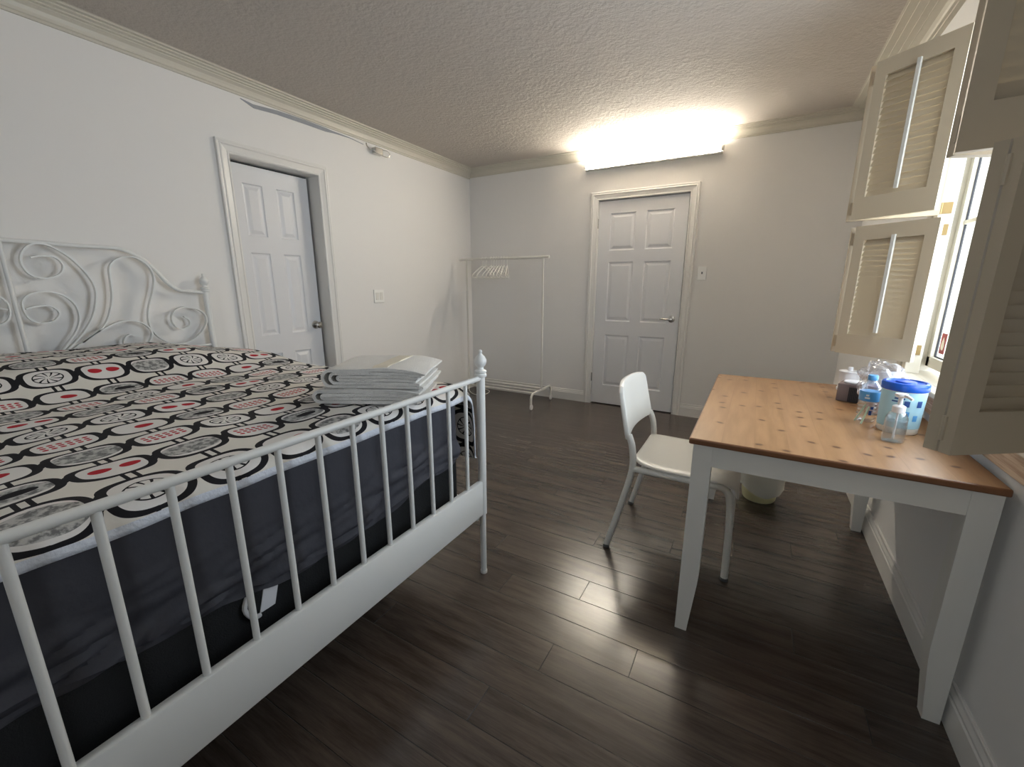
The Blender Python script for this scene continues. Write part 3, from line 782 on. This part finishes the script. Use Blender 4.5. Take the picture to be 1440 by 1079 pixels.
t2 = folded('folded_towel', 'white folded towel with a woven band, top of the stack on the bed', (TW[0] + .005, TW[1] + .01, .9045), ang, .35, .28, .068, .0113, 8)
bm = B()
rows = []
for yy in [-.136 + .272 * k / 12 for k in range(13)]:
    zz = .0715 + .0010 * math.sin(yy * 40) - (.006 if abs(yy) > .13 else 0)
    rows.append([bm.verts.new((.035 + dx_ + .01 * math.sin(yy * 9), yy, zz + h_)) for dx_, h_ in ((-.026, -.006), (-.025, .002), (.025, .002), (.026, -.006))])
for A, C in zip(rows, rows[1:]):
    for q in range(3): bm.faces.new((A[q], A[q + 1], C[q + 1], C[q]))
link('towel_band', bm, M['band'], t2, True)

# ---------------------------------------------------------------- table
TX0, TX1, TY0, TY1 = -.144, .606, 1.441, 2.635
tb = thing('table', 'white-legged pine table with knotty orange top against the window wall', 'table', ((TX0 + TX1) / 2, (TY0 + TY1) / 2, 0))
TO = Vector(tb.location)
def tp(name, bm, m_, smooth=False, parent=tb):
    for v_ in bm.verts: v_.co -= TO
    return link(name, bm, m_, parent, smooth)
bm = B(); box(bm, TX0, TX1, TY0, TY1, .729, .75, bev=.005)
for f in bm.faces: f.material_index = 0 if f.normal.z > .8 else 1
bmesh.ops.recalc_face_normals(bm, faces=bm.faces[:])
for f in bm.faces: f.material_index = 0 if f.calc_center_median().z > .7495 else 1
tp('tabletop', bm, [M['pine'], M['pine_edge']])
LG = .060
for sx in (0, 1):
    for sy in (0, 1):
        x0 = TX0 + .014 if sx == 0 else TX1 - .006 - LG; x1 = x0 + LG
        y0 = TY0 + .014 if sy == 0 else TY1 - .014 - LG; y1 = y0 + LG
        bm = B(); rows = []
        for z_, tpr in ((0, .020), (.006, .020), (.20, .002), (.24, 0), (.728, 0)):
            xa, xb = (x0, x1 - tpr) if sx == 0 else (x0 + tpr, x1); ya, yb = (y0, y1 - tpr) if sy == 0 else (y0 + tpr, y1)
            rows.append([bm.verts.new(p) for p in ((xa, ya, z_), (xb, ya, z_), (xb, yb, z_), (xa, yb, z_))])
        for A, C in zip(rows, rows[1:]):
            for q in range(4): bm.faces.new((A[q], A[(q + 1) % 4], C[(q + 1) % 4], C[q]))
        bm.faces.new(rows[0][::-1]); bm.faces.new(rows[-1])
        tp('leg', bm, M['plastic'])
for n_, (a, b_, c_, d_) in enumerate(((TX0 + .014 + LG, TX1 - .006 - LG, TY0 + .017, TY0 + .037), (TX0 + .014 + LG, TX1 - .006 - LG, TY1 - .037, TY1 - .017), (TX0 + .017, TX0 + .037, TY0 + .074, TY1 - .074), (TX1 - .030, TX1 - .010, TY0 + .074, TY1 - .074))):
    bm = B(); box(bm, a, b_, c_, d_, .655, .7285); tp('apron', bm, M['plastic'])

# ---------------------------------------------------------------- chair
ch = thing('chair', 'white plastic chair with tubular legs drawn up to the table', 'chair', (-.24, 2.055, 0))
CO = Vector(ch.location)
def cp(name, bm, m_=M['plastic'], smooth=True):
    for v_ in bm.verts: v_.co -= CO
    return link(name, bm, m_, ch, smooth)
CY0, CY1 = 1.832, 2.285
for yy, s in ((CY0, 1), (CY1, -1)):
    # one bent tube: front leg, under the seat, then the back upright (parts: leg, leg, upright)
    bm = B(); tube(bm, spline([(.012, yy, 0), (.006, yy, .25), (-.004, yy, .37), (-.022, yy, .412), (-.06, yy, .424), (-.20, yy, .424)], 5), .0150, 12); cp('leg', bm)
    bm = B(); tube(bm, spline([(-.508, yy - s * .012, 0), (-.455, yy - s * .004, .21), (-.418, yy, .37), (-.408, yy, .45), (-.418, yy + s * .004, .53), (-.437, yy + s * .008, .58)], 5), .0150, 12); cp('leg', bm)
    bm = B(); tube(bm, [(-.20, yy, .424), (-.412, yy, .424)], .0145, 12); cp('seat_tube', bm)
    for xx in (.012, -.507):
        bm = B(); lathe(bm, [(.0165, 0), (.0165, .014)], (xx, yy - (s * .012 if xx < 0 else 0), 0), 12); cp('foot_cap', bm, M['rubber'])
bm = B()
# seat: swept sheet with waterfall front and rounded rear corners
prof = [(-.415, .462), (-.39, .452), (-.33, .446), (-.22, .443), (-.12, .445), (-.05, .446), (-.015, .440), (.008, .424), (.020, .398), (.026, .36)]
NYS = 24; rows = []
for k, (xx, zz) in enumerate(prof):
    row_ = []; hw = (CY1 - CY0) / 2 + .012
    if k == 0: hw -= .055
    if k == 1: hw -= .018
    if k == 9: hw -= .05
    if k == 8: hw -= .012
    for q in range(NYS + 1):
        t_ = -1 + 2 * q / NYS
        edge_ = .006 * max(0, abs(t_) - .85) / .15
        row_.append(bm.verts.new((xx, (CY0 + CY1) / 2 + t_ * hw, zz - (edge_ if k < 7 else 0) + .004 * t_ * t_ * (1 if k < 6 else 0))))
    rows.append(row_)
for A, C in zip(rows, rows[1:]):
    for q in range(NYS): bm.faces.new((A[q], A[q + 1], C[q + 1], C[q]))
seat = cp('seat', bm); md = seat.modifiers.new('t', 'SOLIDIFY'); md.thickness = .010; md.offset = 0; 
md = seat.modifiers.new('s', 'SUBSURF'); md.levels = md.render_levels = 1
bm = B()
rows = []
for k in range(9):
    f = k / 8; zz = .560 + .243 * f; row_ = []
    hw = (CY1 - CY0) / 2 + .010 - (.030 * max(0, (f - .8) / .2) ** 2) - .012 * f - (.008 if k == 0 else 0)
    for q in range(NYS + 1):
        t_ = -1 + 2 * q / NYS
        xx = -.436 - .052 * f - .030 * (1 - t_ * t_)
        row_.append(bm.verts.new((xx, (CY0 + CY1) / 2 + t_ * hw, zz - (.0 if k < 8 else .010 * t_ ** 4))))
    rows.append(row_)
for A, C in zip(rows, rows[1:]):
    for q in range(NYS): bm.faces.new((A[q], A[q + 1], C[q + 1], C[q]))
bk = cp('backrest', bm); md = bk.modifiers.new('t', 'SOLIDIFY'); md.thickness = .022; md.offset = 0
md = bk.modifiers.new('b', 'BEVEL'); md.width = .005; md.segments = 2; md.limit_method = 'ANGLE'

# ---------------------------------------------------------------- garment rack and hangers
RY, RZ = 3.92, 1.512
rk = thing('clothes_rack', 'white metal clothes rack on casters in the back left corner', 'clothes rack', (-2.34, RY, 0))
RO = Vector(rk.location)
def rp(name, bm, m_=M['rackwhite'], parent=rk, smooth=True):
    for v_ in bm.verts: v_.co -= RO
    return link(name, bm, m_, parent, smooth)
bm = B(); tube(bm, [(-2.888, RY, RZ), (-1.822, RY, RZ)], .0135, 14); rp('hanging_rail', bm)
for xx in (-1.822, -2.888):
    bm = B(); tube(bm, [(xx - .007, RY, RZ), (xx + .007, RY, RZ)], .0155, 14); rp('rail_cap', bm, M['plastic'])
for xx in (-1.878, -2.805):
    bm = B(); tube(bm, [(xx, RY, 1.17), (xx, RY, RZ - .01)], .0085, 12); rp('upper_upright', bm)
    bm = B(); tube(bm, [(xx, RY, .16), (xx, RY, 1.18)], .0115, 12); rp('lower_upright', bm)
    P = [(xx, RY - .235, .045), (xx, RY - .235, .12), (xx, RY - .215, .150), (xx, RY - .18, .160), (xx, RY, .160), (xx, RY + .18, .160), (xx, RY + .215, .150), (xx, RY + .235, .12), (xx, RY + .235, .045)]
    bm = B(); tube(bm, spline(P, 4), .0125, 12); bs_ = rp('base_leg', bm)
    for yy in (RY - .235, RY + .235):
        bm = B(); lathe(bm, [(.024, -.008), (.027, -.004), (.027, .004), (.024, .008)], (xx + .004, yy, .027), 18, ax=Matrix.Rotation(PI / 2, 3, 'Y'))
        box(bm, xx - .008, xx + .014, yy - .016, yy + .016, .030, .052, bev=.004); rp('caster', bm, M['wheel'], bs_)
for k in range(4):
    yy = RY - .17 + k * .113
    bm = B(); tube(bm, [(-2.805, yy, .160), (-1.878, yy, .160)], .0065, 10); rp('shelf_bar', bm)
def hanger_first():
    t_ = thing('clothes_hanger', '', 'hanger', (0, 0, 0))
    bm = B()
    hook = [(0, .004 + .019 * math.cos(math.radians(a)), .0 + .019 * math.sin(math.radians(a))) for a in range(-20, 200, 20)]
    hook = [(0, -p[1] + .004, p[2]) for p in hook][::-1]
    # hook sits over the rail (origin = rail axis), shank drops to the shoulders
    hk = [(0, .0185 * math.cos(math.radians(a)), .0185 * math.sin(math.radians(a))) for a in range(180, -31, -15)] + [(0, .004, -.030), (0, 0, -.048), (0, 0, -.075)]
    tube(bm, hk, .0032, 8); link('hook', bm, M['plastic'], t_, True)
    bm = B()
    P = [(0, 0, -.072), (0, .05, -.088), (0, .13, -.128), (0, .188, -.160), (0, .200, -.180), (0, .185, -.192), (0, .10, -.192), (0, -.10, -.192), (0, -.185, -.192), (0, -.200, -.180), (0, -.188, -.160), (0, -.13, -.128), (0, -.05, -.088)]
    tube(bm, spline(P + [P[0]], 4)[:-1], .0055, 8, closed=True); link('hanger_body', bm, M['plastic'], t_, True)
    return t_
h0 = hanger_first()
hx = [(-2.60, 2), (-2.552, 4), (-2.490, 6), (-2.455, 9), (-2.425, 12), (-2.393, 14), (-2.362, 17), (-2.330, 21), (-2.292, 26)]
hl = ['leftmost white hanger on the clothes rack rail', 'second white hanger from the left on the rack rail, hook turned', 'third white hanger from the left on the rack rail',
      'fourth white hanger from the left on the rack rail', 'white hanger in the middle of the nine on the rack rail', 'fourth white hanger from the right on the rack rail',
      'third white hanger from the right on the rack rail', 'second white hanger from the right on the rack rail', 'rightmost white hanger on the clothes rack rail']
for k, ((xx, an), lb) in enumerate(zip(hx, hl)):
    if k == 0: o = h0
    else:
        o = h0.copy(); COL.objects.link(o)
        for c_ in h0.children: d_ = c_.copy(); COL.objects.link(d_); d_.parent = o
    o.location = (xx, RY, RZ - .0015); o.rotation_euler = (0, 0, math.radians(an)); o['label'] = lb; o['group'] = 'white hangers on the clothes rack'

# cable lying in the corner
bm = B(); tube(bm, spline([(-2.93, 4.10, .06), (-2.88, 4.02, .008), (-2.72, 3.90, .006), (-2.62, 3.98, .006), (-2.66, 4.12, .006), (-2.76, 4.16, .02), (-2.90, 4.20, .08)], 6), .004, 8)
tag(link('power_cable', bm, M['plastic'], smooth=True), 'thin white cable curling on the floor under the clothes rack', 'cable')

# ---------------------------------------------------------------- waste bin
bn = thing('waste_bin', 'small yellowish waste bin with a white plastic liner under the table', 'bin', (.140, 2.745, 0))
bm = B(); lathe(bm, [(0, 0), (.082, 0), (.088, .010), (.116, .235), (.122, .240), (.120, .246), (.112, .240), (.084, .014), (0, .012)], seg=32); link('bin_body', bm, M['binyellow'], bn, True)
bm = B()
rows = []
for z_, r_ in ((.248, .108), (.252, .118), (.240, .127), (.16, .122), (.11, .119), (0, 0)):
    row_ = []
    for q in range(48):
        a = 2 * PI * q / 48
        zz = z_ if z_ > .12 else .075 + .025 * math.sin(a * 2 + 1) + .012 * noise.noise(Vector((math.cos(a) * 2, math.sin(a) * 2, 1)))
        rr_ = (r_ if z_ > 0 else 0) + .004 * noise.noise(Vector((math.cos(a) * 5, math.sin(a) * 5, z_ * 20)))
        if z_ > 0: row_.append(bm.verts.new((rr_ * math.cos(a), rr_ * math.sin(a), zz)))
    if row_: rows.append(row_)
for A, C in zip(rows, rows[1:]):
    for q in range(48): bm.faces.new((A[q], A[(q + 1) % 48], C[(q + 1) % 48], C[q]))
link('bin_liner', bm, M['liner'], bn, True)

# ---------------------------------------------------------------- things on the table
ZT = .7505
# wipes tub
wt = thing('wipes_tub', 'large pale blue wipes tub with bright blue lid on the table', 'tub', (.472, 1.875, ZT))
bm = B(); lathe(bm, [(0, 0), (.052, 0), (.055, .004), (.055, .020), (.0535, .021), (.055, .023), (.059, .150), (.0, .150)], seg=36)
link('tub_body', bm, M['plastic'], wt, True)
bm = B(); lathe(bm, [(.0545, .0225), (.0558, .0225), (.0596, .146), (.058, .146)], seg=36); link('tub_label', bm, M['lightblue'], wt, True)
bm = B(); lathe(bm, [(0, .148), (.061, .148), (.063, .152), (.063, .168), (.060, .174), (.052, .175), (.050, .171), (.028, .171), (.026, .176), (0, .176)], seg=36); link('tub_lid', bm, M['blue'], wt, True)
def patch(bm, a0, a1, z0, z1, rf, mi=0):
    n_ = 5; L_ = []
    for k in range(n_ + 1):
        a = math.radians(a0 + (a1 - a0) * k / n_)
        L_.append([bm.verts.new((rf(z_) * math.cos(a), rf(z_) * math.sin(a), z_)) for z_ in (z0, z1)])
    for A, C in zip(L_, L_[1:]): bm.faces.new((A[0], C[0], C[1], A[1])).material_index = mi
rf = lambda z_: .0563 + (z_ - .0225) * .031
for (a0, a1, z0, z1) in ((236, 262, .122, .127), (230, 255, .112, .117), (262, 276, .098, .118), (262, 268, .104, .112), (296, 312, .098, .120), (292, 306, .050, .070), (235, 250, .085, .090), (268, 280, .066, .082)):
    bm = B(); patch(bm, a0, a1, z0, z1, rf); link('label_print', bm, M['navy'] if z0 > .09 else M['skyblue'], wt)
# pump bottle of sanitizer
pb_ = thing('pump_bottle', 'clear hand sanitizer pump bottle standing in front of the wipes tub', 'bottle', (.432, 1.732, ZT))
bm = B(); lathe(bm, [(0, 0), (.026, 0), (.029, .004), (.029, .062), (.028, .080), (.022, .096), (.014, .103), (.013, .108)], seg=28, sy=.75); link('bottle_body', bm, M['pet'], pb_, True)
bm = B(); lathe(bm, [(0, .003), (.0265, .004), (.027, .010), (.027, .070), (0, .070)], seg=28, sy=.74); link('sanitizer_gel', bm, M['gel'], pb_, True)
bm = B(); lathe(bm, [(0, .098), (.0165, .098), (.0165, .118), (.012, .121), (.006, .123), (.006, .150), (0, .150)], seg=20); lathe(bm, [(.003, .01), (.003, .10)], seg=8)
link('pump_collar', bm, M['white'], pb_, True)
bm = B(); lathe(bm, [(0, .146), (.010, .147), (.015, .152), (.014, .159), (0, .162)], seg=20, sx=1.15); tube(bm, [(0, 0, .155), (.012, -.02, .154), (.02, -.033, .148)], [.006, .005, .004], 8); link('pump_head', bm, M['white'], pb_, True)
# ribbed clear water bottle with blue cap
wb = thing('water_bottle', 'clear ribbed water bottle with blue wrapper left of the wipes tub', 'bottle', (.402, 1.965, ZT))
prof = [(0, 0), (.026, 0), (.030, .006)]
for k in range(7): prof += [(.030, .014 + k * .014), (.0275, .018 + k * .014), (.0275, .021 + k * .014)]
prof += [(.030, .118), (.026, .135), (.014, .150), (.0125, .158)]
bm = B(); lathe(bm, prof, seg=28); link('bottle_body', bm, M['pet'], wb, True)
bm = B(); lathe(bm, [(.0302, .078), (.0308, .080), (.0308, .112), (.0302, .114)], seg=28); link('bottle_label', bm, M['skyblue'], wb, True)
bm = B(); lathe(bm, [(0, .155), (.015, .155), (.015, .170), (.013, .173), (0, .173)], seg=20); link('bottle_cap', bm, M['skyblue'], wb, True)
bm = B()
for (a0, a1, z0, z1) in ((235, 262, .088, .094), (240, 256, .098, .104), (270, 285, .028, .045), (275, 292, .05, .06)):
    bm = B(); patch(bm, a0, a1, z0, z1, lambda z_: .0312); link('label_print', bm, M['white'] if z0 > .07 else M['navy'], wb)
# pale green tongs leaning
for (lb, a, b_) in (('pale green plastic stick leaning on the water bottle, nearer the table edge', (.378, 1.895, .003), (.398, 1.925, .062)), ('pale green plastic stick leaning on the water bottle, nearer the window', (.365, 1.93, .003), (.392, 1.945, .066))):
    bm = B(); tube(bm, [(a[0], a[1], ZT + a[2]), (b_[0], b_[1], ZT + b_[2])], .0028, 8)
    tag(link('plastic_stick', bm, M['green'], smooth=True), lb, 'stick', 'green sticks by the water bottle')
# small grey-brown box with ribbed black end and white lid
gb = thing('storage_box', 'small brown box with black ribbed end and white lid on the table', 'box', (.405, 2.300, ZT), math.radians(-18))
bm = B(); box(bm, -.042, .035, -.055, .055, 0, .078, bev=.004); link('box_body', bm, M['brown'], gb)
bm = B()
box(bm, .0, .037, -.060, -.054, .004, .066)
for k in range(6): box(bm, .002 + k * .006, .005 + k * .006, -.062, -.059, .004, .066)
link('ribbed_panel', bm, M['black'], gb)
bm = B(); lathe(bm, [(0, .079), (.036, .079), (.038, .082), (.036, .086), (0, .087)], c=(.008, -.012, 0), seg=28); link('white_lid', bm, M['white'], gb, True)
# white canister
cn = thing('canister', 'white cylindrical canister with a small knob, farthest item on the table', 'canister', (.425, 2.515, ZT))
bm = B(); lathe(bm, [(0, 0), (.042, 0), (.043, .010), (.039, .012), (.039, .088), (0, .088)], seg=32); link('canister_body', bm, M['white'], cn, True)
bm = B(); lathe(bm, [(0, .088), (.043, .088), (.044, .091), (.042, .094), (.010, .096), (.011, .110), (.009, .113), (0, .114)], seg=28); link('canister_lid', bm, M['white'], cn, True)
# bag of cups
bg_ = thing('plastic_bag', 'crumpled clear plastic bag on the table behind the wipes tub', 'bag', (.485, 2.16, ZT))
bm = bmesh.new(); bmesh.ops.create_icosphere(bm, subdivisions=5, radius=1)
for v_ in bm.verts:
    p = v_.co.copy(); n_ = abs(noise.noise(p * 1.6 + Vector((3, 1, 0)))) * .35 + abs(noise.noise(p * 3.7)) * .22 + abs(noise.noise(p * 8)) * .06
    s = .86 + n_
    v_.co = Vector((p.x * .078 * s, p.y * .088 * s, max(.002, .098 + p.z * .098 * s)))
    v_.co.x -= .028 * max(0, (v_.co.z - .06)) / .12 * (.5 + .5 * p.y); 
link('bag_film', bm, M['bag'], bg_, True)
c1 = thing('paper_cup', 'white upside-down paper cup inside the clear bag behind the tub', 'cup', (.505, 2.15, ZT + .006))
bm = B(); lathe(bm, [(0, 0), (.047, 0), (.049, .003), (.046, .006), (.034, .150), (.033, .153), (0, .154)], seg=28); o = link('cup_body', bm, M['white'], c1, True)
c1.rotation_euler = (math.radians(-8), math.radians(-6), 0)
c2 = thing('plastic_cup', 'blush coloured plastic cup on the left inside the clear bag', 'cup', (.447, 2.085, ZT + .004))
bm = B(); lathe(bm, [(0, 0), (.022, 0), (.024, .003), (.033, .105), (.034, .108), (.031, .108), (.022, .006), (0, .006)], seg=24); link('cup_body', bm, M['pinkish'], c2, True)
